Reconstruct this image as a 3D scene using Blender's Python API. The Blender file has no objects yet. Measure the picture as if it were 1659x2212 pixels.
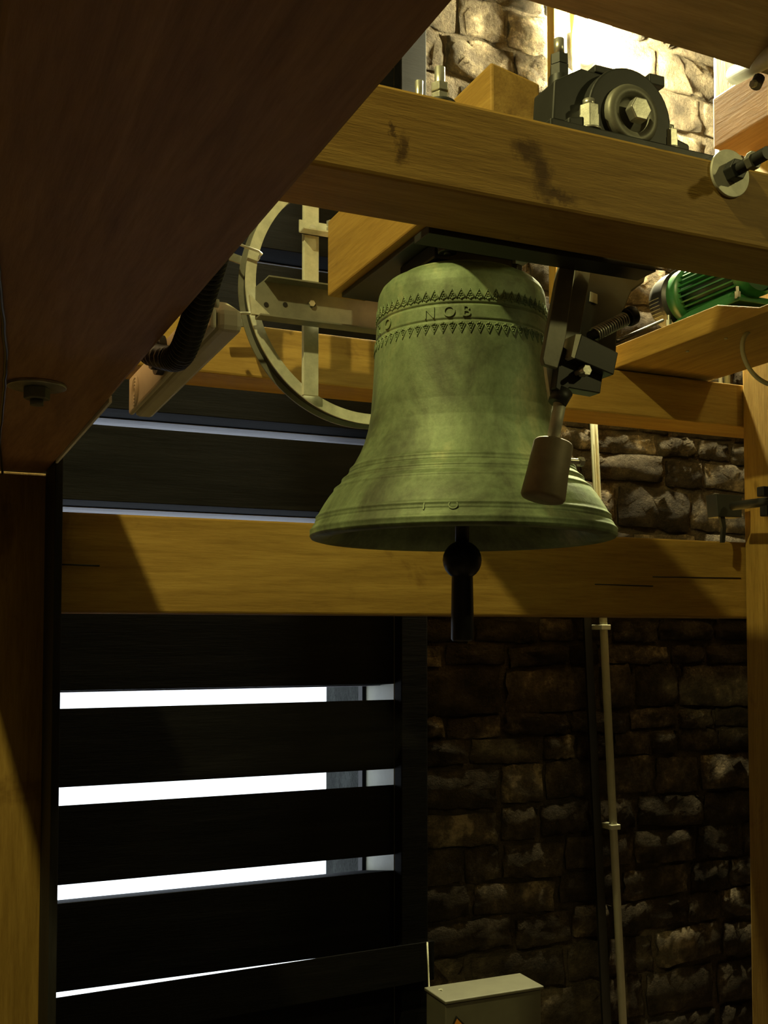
import bpy, bmesh, math, random
from mathutils import Vector, Matrix, Euler
random.seed(7)
EZ = 1.8                      # eye height above the floor; heights below are relative to it
YAW = math.radians(24.1); PIT = math.radians(2.55); F = 2308.0; CU, CV = 829.5, 1267.0
sc = bpy.context.scene; col = sc.collection
# ------------------------------------------------------------------ camera
cam = bpy.data.cameras.new('camera'); co = bpy.data.objects.new('camera', cam); col.objects.link(co)
co.location = (0, 0, EZ); co.rotation_euler = (math.pi/2 + PIT, 0, -YAW)
cam.sensor_fit = 'VERTICAL'; cam.sensor_height = 24.0; cam.lens = F/2212*24.0
cam.shift_y = 161/2212; cam.clip_start = 0.02
sc.camera = co
# ------------------------------------------------------------------ world, lights, exposure
w = bpy.data.worlds.new('overcast'); sc.world = w; w.use_nodes = True
bg = w.node_tree.nodes['Background']; bg.inputs[0].default_value = (0.80, 0.90, 1.0, 1); bg.inputs[1].default_value = 2.6
def lamp(name, loc, power, colour, size):
    l = bpy.data.lights.new(name, 'POINT'); l.energy = power; l.color = colour; l.shadow_soft_size = size
    o = bpy.data.objects.new(name, l); o.location = (loc[0], loc[1], loc[2]+EZ); col.objects.link(o); return o
WARM = (1.0, 0.88, 0.34)
lamp('belfry_lamp_left', (-0.50, 1.25, 2.50), 260, WARM, 0.04)
sl_ = bpy.data.lights.new('belfry_spot_near', 'SPOT'); sl_.energy = 52; sl_.color = WARM; sl_.shadow_soft_size = 0.06; sl_.spot_size = math.radians(62); sl_.spot_blend = 0.6
so = bpy.data.objects.new('belfry_spot_near', sl_); col.objects.link(so); so.location = (2.9, -0.45, 1.75+EZ)
so.rotation_euler = (Vector((1.75, 1.5, .86))-Vector((2.9, -.45, 1.75))).to_track_quat('-Z', 'Y').to_euler()
sc.view_settings.view_transform = 'Standard'; sc.view_settings.look = 'None'
sc.view_settings.exposure = 0.0; sc.view_settings.gamma = 1.0; sc.view_settings.use_curve_mapping = False

# ------------------------------------------------------------------ helpers
fw = Vector((math.sin(YAW)*math.cos(PIT), math.cos(YAW)*math.cos(PIT), math.sin(PIT)))
rt = Vector((math.cos(YAW), -math.sin(YAW), 0)); upv = rt.cross(fw)
def ray(u, v): return fw*F + rt*(u-CU) + upv*(CV-v)
def P(u, v, Y):               # point of the plane y = Y seen at pixel (u, v), height relative to the eye
    r = ray(u, v); return r*(Y/r.y)
def PX(u, v, X): r = ray(u, v); return r*(X/r.x)

class MB:
    def __init__(s): s.v = []; s.f = []; s.sm = []
    def add(s, vs, fs, smooth=False):
        n = len(s.v); s.v += [Vector(p) for p in vs]; s.f += [tuple(i+n for i in f) for f in fs]; s.sm += [smooth]*len(fs); return s
    def box(s, x0, x1, y0, y1, z0, z1, M=None):
        vs = [Vector((x, y, z)) for x in (x0, x1) for y in (y0, y1) for z in (z0, z1)]
        if M: vs = [M @ v for v in vs]
        return s.add(vs, [(0,1,3,2),(4,6,7,5),(0,4,5,1),(2,3,7,6),(0,2,6,4),(1,5,7,3)])
    def cbox(s, c, sx, sy, sz, R=None):
        M = Matrix.Translation(c) @ (R.to_4x4() if R else Matrix())
        return s.box(-sx/2, sx/2, -sy/2, sy/2, -sz/2, sz/2, M)
    def cyl(s, a, b, ra, rb=None, n=20, smooth=True, cap=True):
        a = Vector(a); b = Vector(b); rb = ra if rb is None else rb
        d = (b-a).normalized(); q = d.to_track_quat('Z', 'Y'); vs = []
        for p, r in ((a, ra), (b, rb)):
            for i in range(n):
                t = 2*math.pi*i/n; vs.append(p + q @ Vector((r*math.cos(t), r*math.sin(t), 0)))
        s.add(vs, [(i, (i+1) % n, n+(i+1) % n, n+i) for i in range(n)], smooth)
        if cap:
            s.add(vs[:n], [tuple(range(n-1, -1, -1))]); s.add(vs[n:], [tuple(range(n))])
        return s
    def tube(s, pts, r, n=10):
        pts = [Vector(p) for p in pts]; vs = []; q0 = None
        for i, p in enumerate(pts):
            d = (pts[min(i+1, len(pts)-1)] - pts[max(i-1, 0)]).normalized()
            if q0 is None: x = d.orthogonal().normalized()
            else: x = (q0 - d*q0.dot(d)).normalized()
            q0 = x; y = d.cross(x); rr = r(i) if callable(r) else r
            for k in range(n):
                t = 2*math.pi*k/n; vs.append(p + x*rr*math.cos(t) + y*rr*math.sin(t))
        m = len(pts)
        fs = [(j*n+k, j*n+(k+1) % n, (j+1)*n+(k+1) % n, (j+1)*n+k) for j in range(m-1) for k in range(n)]
        s.add(vs, fs, True); s.add(vs[:n], [tuple(range(n-1, -1, -1))]); s.add(vs[-n:], [tuple(range(n))]); return s
    def lathe(s, prof, c, n=64, smooth=True, axis=None):
        c = Vector(c); q = Vector(axis).to_track_quat('Z', 'Y') if axis else None; vs = []
        for r, z in prof:
            for i in range(n):
                t = 2*math.pi*i/n; v = Vector((r*math.cos(t), r*math.sin(t), z)); vs.append(c + (q @ v if q else v))
        m = len(prof)
        return s.add(vs, [(j*n+i, j*n+(i+1) % n, (j+1)*n+(i+1) % n, (j+1)*n+i) for j in range(m-1) for i in range(n)], smooth)
    def sphere(s, c, r, n=24, sz=1.0):
        prof = [(max(1e-4, r*math.sin(math.pi*k/12)), -r*sz*math.cos(math.pi*k/12)) for k in range(13)]
        return s.lathe(prof, c, n)
    def prism(s, poly, d):     # closed polygon swept by vector d
        n = len(poly); a = [Vector(p) for p in poly]; b = [p + Vector(d) for p in a]
        return s.add(a+b, [tuple(range(n-1, -1, -1)), tuple(range(n, 2*n))] + [(i, (i+1) % n, n+(i+1) % n, n+i) for i in range(n)])
    def build(s, name, mat, parent=None, bevel=0, rel=True, fix=True):
        zs = EZ if rel else 0
        vs = [v + Vector((0, 0, zs)) for v in s.v]
        if parent is None:
            lo = [min(v[i] for v in vs) for i in range(3)]; hi = [max(v[i] for v in vs) for i in range(3)]
            org = Vector(((lo[0]+hi[0])/2, (lo[1]+hi[1])/2, lo[2]))
        else:
            org = Vector((0, 0, 0)); par = parent
            while par: org += Vector(par.location); par = par.parent
        me = bpy.data.meshes.new(name); me.from_pydata([v-org for v in vs], [], s.f)
        me.polygons.foreach_set('use_smooth', s.sm)
        if fix:
            bm = bmesh.new(); bm.from_mesh(me); bmesh.ops.remove_doubles(bm, verts=bm.verts, dist=1e-6)
            bmesh.ops.recalc_face_normals(bm, faces=bm.faces); bm.to_mesh(me); bm.free()
        me.materials.append(mat)
        o = bpy.data.objects.new(name, me); col.objects.link(o)
        if parent: o.parent = parent
        else: o.location = org
        if bevel:
            b = o.modifiers.new('bevel', 'BEVEL'); b.width = bevel; b.segments = 2; b.limit_method = 'ANGLE'; b.angle_limit = math.radians(40)
        return o
def empty(name, loc, label, cat, group=None):
    o = bpy.data.objects.new(name, None); col.objects.link(o); o.location = (loc[0], loc[1], loc[2]+EZ); o.empty_display_size = .05
    return tag(o, label, cat, group)
def tag(o, label, cat, group=None):
    o['label'] = label; o['category'] = cat
    if group: o['group'] = group
    return o
def struct(o): o['kind'] = 'structure'; return o
def bent(a, b, c, n=10):
    a, b, c = Vector(a), Vector(b), Vector(c)
    return [a*(1-t)**2 + b*2*t*(1-t) + c*t*t for t in [i/n for i in range(n+1)]]

# ------------------------------------------------------------------ materials
def mat(name):
    m = bpy.data.materials.new(name); m.use_nodes = True; nt = m.node_tree; return m, nt, nt.nodes['Principled BSDF']
def nd(nt, t, **k):
    n = nt.nodes.new(t)
    for a, b in k.items():
        if a.startswith('i_'):
            key = a[2:]; key = int(key) if key.isdigit() else key.replace('_', ' ')
            n.inputs[key].default_value = b
        else: setattr(n, a, b)
    return n
def ramp(nt, fac, stops):
    r = nt.nodes.new('ShaderNodeValToRGB'); e = r.color_ramp.elements
    while len(e) < len(stops): e.new(0.5)
    for k, (p, c) in enumerate(stops): e[k].position = p; e[k].color = (*c, 1)
    nt.links.new(fac, r.inputs[0]); return r
def wood(name, axis, c0, c1, c2, rough=0.62, seed=0.0, grain=1.0, knots=True, spec=0.25, stains=()):
    m, nt, b = mat(name); L = nt.links.new
    tc = nd(nt, 'ShaderNodeTexCoord'); mp = nd(nt, 'ShaderNodeMapping'); L(tc.outputs['Object'], mp.inputs[0])
    s = [14.0, 14.0, 14.0]; s[axis] = 1.1; mp.inputs['Scale'].default_value = s; mp.inputs['Location'].default_value = (seed, seed*1.7, seed*.6)
    n1 = nd(nt, 'ShaderNodeTexNoise', i_Scale=1.3, i_Detail=7.0, i_Roughness=0.62, i_Distortion=0.9); L(mp.outputs[0], n1.inputs['Vector'])
    n2 = nd(nt, 'ShaderNodeTexNoise', i_Scale=9.0, i_Detail=4.0, i_Roughness=0.7); L(mp.outputs[0], n2.inputs['Vector'])
    n3 = nd(nt, 'ShaderNodeTexNoise', i_Scale=3.2, i_Detail=5.0, i_Roughness=0.6, i_Distortion=0.6); L(tc.outputs['Object'], n3.inputs['Vector'])
    r1 = ramp(nt, n1.outputs[0], [(0.30, c0), (0.52, c1), (0.75, c2)])
    mx = nd(nt, 'ShaderNodeMixRGB', blend_type='MULTIPLY', i_Fac=0.55*grain); L(r1.outputs[0], mx.inputs[1])
    r2 = ramp(nt, n2.outputs[0], [(0.34, (0.66, 0.60, 0.52)), (0.58, (1, 1, 1))]); L(r2.outputs[0], mx.inputs[2])
    mx2 = nd(nt, 'ShaderNodeMixRGB', blend_type='MULTIPLY', i_Fac=0.75 if knots else 0.0); L(mx.outputs[0], mx2.inputs[1])
    r3 = ramp(nt, n3.outputs[0], [(0.30, (0.40, 0.30, 0.22)), (0.40, (1, 1, 1))]); L(r3.outputs[0], mx2.inputs[2])
    last = mx2
    for (sx, sy, sz, fx, fz) in stains:           # knots and old stains: object-space ellipses with a ragged edge
        v = nd(nt, 'ShaderNodeVectorMath', operation='SUBTRACT'); v.inputs[1].default_value = (sx, sy, sz); L(tc.outputs['Object'], v.inputs[0])
        nn = nd(nt, 'ShaderNodeTexNoise', i_Scale=28.0, i_Detail=5.0, i_Roughness=0.7); L(tc.outputs['Object'], nn.inputs['Vector'])
        sb = nd(nt, 'ShaderNodeVectorMath', operation='SUBTRACT'); L(nn.outputs[1], sb.inputs[0]); sb.inputs[1].default_value = (.5, .5, .5)
        ml = nd(nt, 'ShaderNodeVectorMath', operation='MULTIPLY_ADD'); L(sb.outputs[0], ml.inputs[0]); ml.inputs[1].default_value = (.07, 0, .07); L(v.outputs[0], ml.inputs[2])
        sc2 = nd(nt, 'ShaderNodeVectorMath', operation='MULTIPLY'); L(ml.outputs[0], sc2.inputs[0]); sc2.inputs[1].default_value = (1/fx, 0, 1/fz)
        ln = nd(nt, 'ShaderNodeVectorMath', operation='LENGTH'); L(sc2.outputs[0], ln.inputs[0])
        rr = ramp(nt, ln.outputs['Value'], [(0.35, (0.28, 0.22, 0.18)), (1.0, (1, 1, 1))])
        m3 = nd(nt, 'ShaderNodeMixRGB', blend_type='MULTIPLY', i_Fac=0.9); L(last.outputs[0], m3.inputs[1]); L(rr.outputs[0], m3.inputs[2]); last = m3
    L(last.outputs[0], b.inputs['Base Color']); b.inputs['Roughness'].default_value = rough
    b.inputs['Specular IOR Level'].default_value = spec
    bu = nd(nt, 'ShaderNodeBump', i_Strength=0.25, i_Distance=0.003); L(n2.outputs[0], bu.inputs['Height']); L(bu.outputs[0], b.inputs['Normal'])
    return m
OAK = ((0.24, 0.145, 0.030), (0.32, 0.20, 0.045), (0.38, 0.25, 0.062))
oak_x = wood('oak_along_x', 0, *OAK); oak_y = wood('oak_along_y', 1, *OAK, seed=3.1); oak_z = wood('oak_along_z', 2, *OAK, seed=5.7)
RED = ((0.24, 0.130, 0.065), (0.36, 0.20, 0.105), (0.46, 0.27, 0.15))
red_y = wood('reddish_timber', 1, *RED, seed=1.3, knots=False)
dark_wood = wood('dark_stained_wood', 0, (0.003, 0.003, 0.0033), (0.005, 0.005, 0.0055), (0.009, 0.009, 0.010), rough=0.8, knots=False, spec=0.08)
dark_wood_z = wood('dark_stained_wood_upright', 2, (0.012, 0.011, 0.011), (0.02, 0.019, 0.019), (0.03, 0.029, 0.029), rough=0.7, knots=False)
gable = wood('grey_brown_ply', 0, (0.07, 0.055, 0.035), (0.11, 0.085, 0.055), (0.15, 0.12, 0.08), knots=False)
def metal(name, c, rough=0.45, met=0.7, var=0.35, scale=14.0, bump=0.2):
    m, nt, b = mat(name); L = nt.links.new
    tc = nd(nt, 'ShaderNodeTexCoord'); n = nd(nt, 'ShaderNodeTexNoise', i_Scale=scale, i_Detail=6.0, i_Roughness=0.65); L(tc.outputs['Object'], n.inputs['Vector'])
    r = ramp(nt, n.outputs[0], [(0.3, tuple(x*(1-var) for x in c)), (0.62, c)]); L(r.outputs[0], b.inputs['Base Color'])
    b.inputs['Roughness'].default_value = rough; b.inputs['Metallic'].default_value = met
    bu = nd(nt, 'ShaderNodeBump', i_Strength=bump, i_Distance=0.002); L(n.outputs[0], bu.inputs['Height']); L(bu.outputs[0], b.inputs['Normal'])
    return m
galv = metal('galvanised_steel', (0.50, 0.50, 0.40), 0.55, 0.35, 0.3, 30)
black_steel = metal('black_painted_steel', (0.022, 0.024, 0.021), 0.5, 0.2, 0.3)
grey_steel = metal('grey_steel', (0.19, 0.19, 0.15), 0.5, 0.4, 0.35)
black_iron = metal('black_iron', (0.007, 0.0075, 0.009), 0.42, 0.3, 0.4, 25)
zinc = metal('zinc_bolt', (0.55, 0.55, 0.48), 0.35, 0.75, 0.3, 40)
hammer_m = metal('brown_cast_hammer', (0.21, 0.175, 0.11), 0.6, 0.25, 0.3, 18)
green_m = metal('green_enamel', (0.022, 0.13, 0.035), 0.4, 0.0, 0.25, 20, 0.05)
green_dark = metal('dark_green_enamel', (0.012, 0.05, 0.018), 0.45, 0.0, 0.25, 20, 0.05)
rubber = metal('black_plastic', (0.006, 0.006, 0.006), 0.45, 0.0, 0.2, 20, 0.05)
box_m = metal('cream_plastic', (0.74, 0.72, 0.58), 0.55, 0.0, 0.15, 9, 0.05)
cab_m = metal('dimmed_cream_steel', (0.10, 0.098, 0.065), 0.6, 0.0, 0.2, 9, 0.05)  # cream darkened in its colour to stand for the dim wall foot
pipe_m = metal('pale_grey_conduit', (0.38, 0.38, 0.27), 0.5, 0.0, 0.2, 9, 0.05)
white_strip = metal('white_strip', (0.85, 0.88, 0.92), 0.4, 0.0, 0.08, 9, 0.0)
grey_tube = metal('grey_painted_tube', (0.20, 0.20, 0.16), 0.5, 0.1, 0.3, 14)
mauve = wood('daylit_board_edge', 0, (0.20, 0.19, 0.21), (0.34, 0.33, 0.37), (0.48, 0.47, 0.52), rough=0.6, knots=False)  # light tone stands in for daylight on the slat undersides
def stone_mat(name, stops, bump=1.0, sc_=7.0):
    m, nt, b = mat(name); L = nt.links.new
    g = nd(nt, 'ShaderNodeNewGeometry'); n = nd(nt, 'ShaderNodeTexNoise', i_Scale=sc_, i_Detail=9.0, i_Roughness=0.68); L(g.outputs['Position'], n.inputs['Vector'])
    oi = nd(nt, 'ShaderNodeObjectInfo'); ad = nd(nt, 'ShaderNodeMath', operation='MULTIPLY_ADD', i_1=0.22, i_2=-0.11); L(oi.outputs['Random'], ad.inputs[0])
    a2 = nd(nt, 'ShaderNodeMath', operation='ADD'); L(ad.outputs[0], a2.inputs[0]); L(n.outputs[0], a2.inputs[1])
    r = ramp(nt, a2.outputs[0], stops); L(r.outputs[0], b.inputs['Base Color'])
    b.inputs['Roughness'].default_value = 0.95; b.inputs['Specular IOR Level'].default_value = 0.1
    n2 = nd(nt, 'ShaderNodeTexNoise', i_Scale=sc_*5, i_Detail=8.0, i_Roughness=0.7); L(g.outputs['Position'], n2.inputs['Vector'])
    bu = nd(nt, 'ShaderNodeBump', i_Strength=bump, i_Distance=0.03); L(n2.outputs[0], bu.inputs['Height']); L(bu.outputs[0], b.inputs['Normal'])
    return m
stone_m = stone_mat('rubble_stone', [(0.32, (0.022, 0.017, 0.012)), (0.50, (0.052, 0.041, 0.028)), (0.62, (0.10, 0.08, 0.055)), (0.74, (0.30, 0.24, 0.16))], bump=1.0, sc_=9.0)
mortar_m = stone_mat('lime_mortar', [(0.30, (0.03, 0.024, 0.016)), (0.55, (0.07, 0.055, 0.038)), (0.75, (0.16, 0.13, 0.09))])
plain_m = stone_mat('dim_masonry', [(0.30, (0.025, 0.02, 0.015)), (0.55, (0.05, 0.04, 0.03)), (0.75, (0.09, 0.07, 0.05))])
floor_m = wood('pale_floorboards', 0, (0.08, 0.062, 0.045), (0.13, 0.10, 0.075), (0.18, 0.14, 0.10), knots=False)
outer_m = stone_mat('outer_reveal_stone', [(0.30, (0.015, 0.018, 0.017)), (0.55, (0.04, 0.045, 0.04)), (0.75, (0.09, 0.10, 0.09))])
def patina():
    m, nt, b = mat('bronze_patina'); L = nt.links.new
    tc = nd(nt, 'ShaderNodeTexCoord'); mp = nd(nt, 'ShaderNodeMapping'); mp.inputs['Scale'].default_value = (1, 1, 0.55); L(tc.outputs['Object'], mp.inputs[0])
    n = nd(nt, 'ShaderNodeTexNoise', i_Scale=5.5, i_Detail=9.0, i_Roughness=0.66, i_Distortion=0.5); L(mp.outputs[0], n.inputs['Vector'])
    r = ramp(nt, n.outputs[0], [(0.30, (0.045, 0.050, 0.028)), (0.43, (0.11, 0.145, 0.075)), (0.57, (0.19, 0.26, 0.135)), (0.72, (0.36, 0.38, 0.20))])
    n2 = nd(nt, 'ShaderNodeTexNoise', i_Scale=60.0, i_Detail=5.0, i_Roughness=0.7); L(tc.outputs['Object'], n2.inputs['Vector'])
    mx = nd(nt, 'ShaderNodeMixRGB', blend_type='MULTIPLY', i_Fac=0.5); L(r.outputs[0], mx.inputs[1])
    r2 = ramp(nt, n2.outputs[0], [(0.35, (0.55, 0.6, 0.5)), (0.6, (1, 1, 1))]); L(r2.outputs[0], mx.inputs[2])
    L(mx.outputs[0], b.inputs['Base Color']); b.inputs['Roughness'].default_value = 0.6; b.inputs['Metallic'].default_value = 0.25
    bu = nd(nt, 'ShaderNodeBump', i_Strength=0.35, i_Distance=0.002); L(n2.outputs[0], bu.inputs['Height']); L(bu.outputs[0], b.inputs['Normal'])
    return m
bronze = patina()
em, ent, eb = mat('lit_glass'); eb.inputs['Base Color'].default_value = (1, .95, .8, 1)
eb.inputs['Emission Color'].default_value = (1.0, 0.92, 0.52, 1); eb.inputs['Emission Strength'].default_value = 6500
yel, _, yb = mat('orange_sticker'); yb.inputs['Base Color'].default_value = (0.55, 0.22, 0.02, 1)
blk, _, kb = mat('black_print'); kb.inputs['Base Color'].default_value = (0.01, 0.01, 0.01, 1)

# ------------------------------------------------------------------ room shell
WY = 3.60; WT = 0.63; XL, XR = -1.7, 3.9; YF = -1.6; ZC = 2.9
OX0, OX1, OZ0, OZ1 = 0.05, 1.675, -1.55, 2.45          # louvred opening
fl = MB(); fl.box(XL-.2, XR+.2, YF-.2, WY+WT, -EZ-.15, -EZ); floor = struct(fl.build('floor', floor_m))
ce = MB(); ce.box(XL-.2, XR+.2, YF-.2, WY+WT, ZC, ZC+.15); struct(ce.build('ceiling', plain_m))
wb = MB()
wb.box(XL, OX0, WY, WY+WT, -EZ, ZC).box(OX1, XR, WY, WY+WT, -EZ, ZC).box(OX0, OX1, WY, WY+WT, -EZ, OZ0).box(OX0, OX1, WY, WY+WT, OZ1, ZC)
wall_back = struct(wb.build('wall_back', mortar_m, fix=False))
q = MB(); q.box(XL-.2, XL, YF-.2, WY+WT, -EZ, ZC); struct(q.build('wall_left', plain_m))
q = MB(); q.box(XR, XR+.2, YF-.2, WY+WT, -EZ, ZC); struct(q.build('wall_right', plain_m))
q = MB(); q.box(XL, XR, YF-.2, YF, -EZ, ZC); struct(q.build('wall_front', plain_m))

# stones: a dozen shared lumpy meshes scaled to each course
def stone_mesh(k):
    rnd = random.Random(100+k); nx, nz = 7, 4; vs = []
    off = [rnd.uniform(-.5, .5) for _ in range(40)]
    for j in range(nz+1):
        for i in range(nx+1):
            x = i/nx-.5; z = j/nz-.5
            e = max(abs(x), abs(z))*2; edge = (i in (0, nx)) or (j in (0, nz)); corner = (i in (0, nx)) and (j in (0, nz))
            y = -0.5 + (0.22 if edge else 0) + rnd.uniform(-.26, .26) + 0.3*math.sin(3*x+off[0]*6)*off[1]
            if corner: x *= 0.95; z *= 0.90
            elif edge: x *= 0.97+rnd.uniform(-.05, .03); z *= 0.95+rnd.uniform(-.09, .05)
            else: x += rnd.uniform(-.03, .03); z += rnd.uniform(-.05, .05)
            vs.append((x, y, z))
    fs = [(j*(nx+1)+i, j*(nx+1)+i+1, (j+1)*(nx+1)+i+1, (j+1)*(nx+1)+i) for j in range(nz) for i in range(nx)]
    ring = [i for i in range(nx+1)] + [j*(nx+1)+nx for j in range(1, nz+1)] + [nz*(nx+1)+i for i in range(nx-1, -1, -1)] + [j*(nx+1) for j in range(nz-1, 0, -1)]
    n = len(vs); vs += [(vs[i][0]*0.97, 0.6, vs[i][2]*0.97) for i in ring]; m = len(ring)
    fs += [(ring[(i+1) % m], ring[i], n+i, n+(i+1) % m) for i in range(m)]
    return vs, fs
svar = [stone_mesh(k) for k in range(12)]
smesh = []
for vs, fs in svar:
    me = bpy.data.meshes.new('stone'); me.from_pydata(vs, [], fs); me.materials.append(stone_m)
    me.polygons.foreach_set('use_smooth', [True]*len(fs)); smesh.append(me)
rs = random.Random(21); z = -EZ+0.01; far = MB(); nst = 0
while z < ZC-.05:
    h = rs.uniform(.07, .185); h = min(h, ZC-z); x = OX1+.004+rs.uniform(-.0, .03)
    while x < XR-.04:
        wd = rs.uniform(.16, .46)*(0.75 if h < .11 else 1.0); wd = min(wd, XR-.01-x)
        pr = rs.uniform(.022, .052); cx, cz = x+wd/2, z+h/2+rs.uniform(-.008, .008); k = rs.randrange(12)
        vis = cx < 3.42 and -1.55 < cz < 2.45
        if vis and nst < 292:
            o = bpy.data.objects.new('stone', smesh[k]); col.objects.link(o); o.parent = wall_back
            o.location = Vector((cx, WY, cz+EZ)) - wall_back.location
            o.scale = (wd-.004, pr, h-.002); o.rotation_euler = (rs.uniform(-.05, .05)*0, rs.uniform(-.07, .07), 0); nst += 1
        elif wd > .03:
            vs, fs = svar[k]; far.add([(cx+v[0]*(wd-.012), WY+v[1]*pr, cz+v[2]*(h-.01)) for v in vs], fs, True)
        x += wd+rs.uniform(.002, .012)
    z += h+rs.uniform(.001, .010)
fo = far.build('stonework', stone_m, wall_back); fo['kind'] = 'stuff'

q = MB(); q.prism([(OX1+.09, 3.541, .135), (OX1+.09, 3.541, .175), (OX1+.09, 3.60, .20), (OX1+.09, 3.60, .12)], (XR-OX1-.1, 0, 0)); struct(q.build('added_shade_ledge', stone_m, None, .004))  # added, unseen ledge that keeps the lamp's light off the lower wall
# louvred window
win = bpy.data.objects.new('window_1', None); col.objects.link(win); win.location = ((OX0+OX1)/2, WY, OZ0+EZ); struct(win)
LD = 0.285                                              # depth of the louvre boards
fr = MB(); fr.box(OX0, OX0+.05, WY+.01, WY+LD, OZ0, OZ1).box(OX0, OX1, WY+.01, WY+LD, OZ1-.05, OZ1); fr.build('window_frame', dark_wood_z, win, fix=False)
jb = MB(); jb.box(OX1-.02, OX1-.001, WY+.012, WY+LD-.012, OZ0, OZ1); jb.build('window_jamb', pipe_m, win)
ft = MB(); ft.box(OX1-.022, OX1+.085, WY-.06, WY+.003, OZ0-.03, OZ1-.02); ft.build('window_stile', dark_wood, win, .004)
bt = MB(); bt.box(OX1-.035, OX1-.003, WY+LD-.01, WY+LD+.03, OZ0, OZ1); bt.build('window_bead', dark_wood_z, win)
rv = MB(); rv.box(OX1-.03, OX1-.001, WY+LD+.035, WY+WT+.05, OZ0, OZ1); rv.build('window_reveal', outer_m, win)
PITCH = 0.3125; GAP = 0.058
zb = P(92, 1532, WY).z                                  # lower edge of the topmost bright slit
for k in range(-9, 9):
    top = zb - k*PITCH                                  # this board's top, below slit k
    bot = top - (PITCH-GAP) - (.027 if k == 2 else 0)
    tp = min(top, OZ1-.052)
    if bot > tp-.07 or bot < OZ0-.2: continue
    y0, y1 = WY+.004, WY+LD
    poly = [(OX0+.051, y0, bot), (OX0+.051, y0, tp), (OX0+.051, y1, tp-(.055 if k < 3 else .13)), (OX0+.051, y1, bot-.019)]
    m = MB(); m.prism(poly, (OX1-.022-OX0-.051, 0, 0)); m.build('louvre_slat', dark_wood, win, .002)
    if 0 < k or True:
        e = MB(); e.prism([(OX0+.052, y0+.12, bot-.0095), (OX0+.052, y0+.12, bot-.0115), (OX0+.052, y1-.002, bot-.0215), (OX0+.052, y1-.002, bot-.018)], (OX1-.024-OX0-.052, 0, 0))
        e.build('slat_daylit_strip', mauve, win)  # pale outer strip: daylight under the slat put into the colour
sill = MB(); zl, zr = P(88, 2160, 3.47).z, P(800, 2052, 3.47).z; xl, xr = P(88, 2158, 3.47).x, P(800, 2070, 3.47).x
sl = (zr-zl)/(xr-xl); za = zl+(OX0-xl)*sl; zc_ = zl+(OX1+.075-xl)*sl; xe = OX1+.075
sill.add([(OX0, 3.47, za-.16), (xe, 3.47, zc_-.14), (OX0, 3.60, za-.16), (xe, 3.60, zc_-.14), (OX0, 3.47, za), (xe, 3.47, zc_), (OX0, 3.60, za-.06), (xe, 3.60, zc_-.06)],
         [(0,1,5,4),(2,6,7,3),(4,5,7,6),(0,2,3,1),(0,4,6,2),(1,3,7,5)])
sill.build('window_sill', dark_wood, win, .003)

# ------------------------------------------------------------------ bell frame timbers
def timber(name, m, label, bev=.006, **k):
    q = MB(); q.box(*k['b']); o = q.build(name, m, None, bev); return tag(o, label, 'beam')
AX1, AZ = 0.326, 0.42
A = timber('side_beam', red_y, 'huge dark reddish timber running overhead at the upper left, its underside facing down', b=(.05, AX1, -.9, 2.9, AZ, .698))
def b1s(u, v, fx, fz):
    p = P(u, v, 1.48); return (p.x-1.575, -.08, p.z-.706, fx, fz)
oak_stained = wood('oak_with_stains', 0, *OAK, seed=2.2, stains=[b1s(1138, 325, .045, .026), b1s(1172, 375, .030, .042), b1s(1205, 425, .05, .018), b1s(868, 320, .014, .03), b1s(850, 280, .006, .012)])
B1 = timber('bell_beam', oak_stained, 'golden oak beam across the top right carrying the black bearing', b=(-.15, 3.3, 1.48, 1.64, .706, .853))
D = timber('bell_beam', oak_x, 'orange-brown oak beam behind the bell and the half wheel, above the louvre slats', b=(-.15, 2.86, 2.80, 2.97, .705, .850))
E = timber('cross_beam', oak_x, 'wide golden oak beam crossing the picture just below the bell mouth', b=(.348, 2.80, 2.80, 2.98, .055, .311))
for (u0, v0, u1, v1) in ((1410, 1246, 1600, 1249), (1285, 1262, 1410, 1266), (105, 1218, 215, 1222)):
    a, b = P(u0, v0, 2.7995), P(u1, v1, 2.7995); q = MB(); q.cyl(a, b, .0016, .0022, 8); q.build('split', rubber, E)
PR = timber('upright_post', oak_z, 'oak post at the right edge of the picture, lit gold in its middle', b=(2.590, 2.80, 2.58, 2.797, -EZ, 1.622))
PL = timber('upright_post', oak_z, 'oak post at the left edge under the huge reddish timber', b=(-.16, AX1+.02, 2.901, 3.05, -EZ, .4199))
q = MB(); q.box(AX1+.001, AX1+.020, 2.70, 2.90, -EZ, .690)
tag(q.build('edge_board', dark_wood_z, None, .002), 'narrow charcoal board standing against the left oak post', 'board')
q = MB(); q.box(AX1+.001, AX1+.006, 1.945, 2.695, AZ-.003, AZ+.010)  # thin white strip set along the timber's lower edge
tag(q.build('edge_strip', white_strip), 'thin bright white strip along the edge of the huge reddish timber', 'strip')
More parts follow.
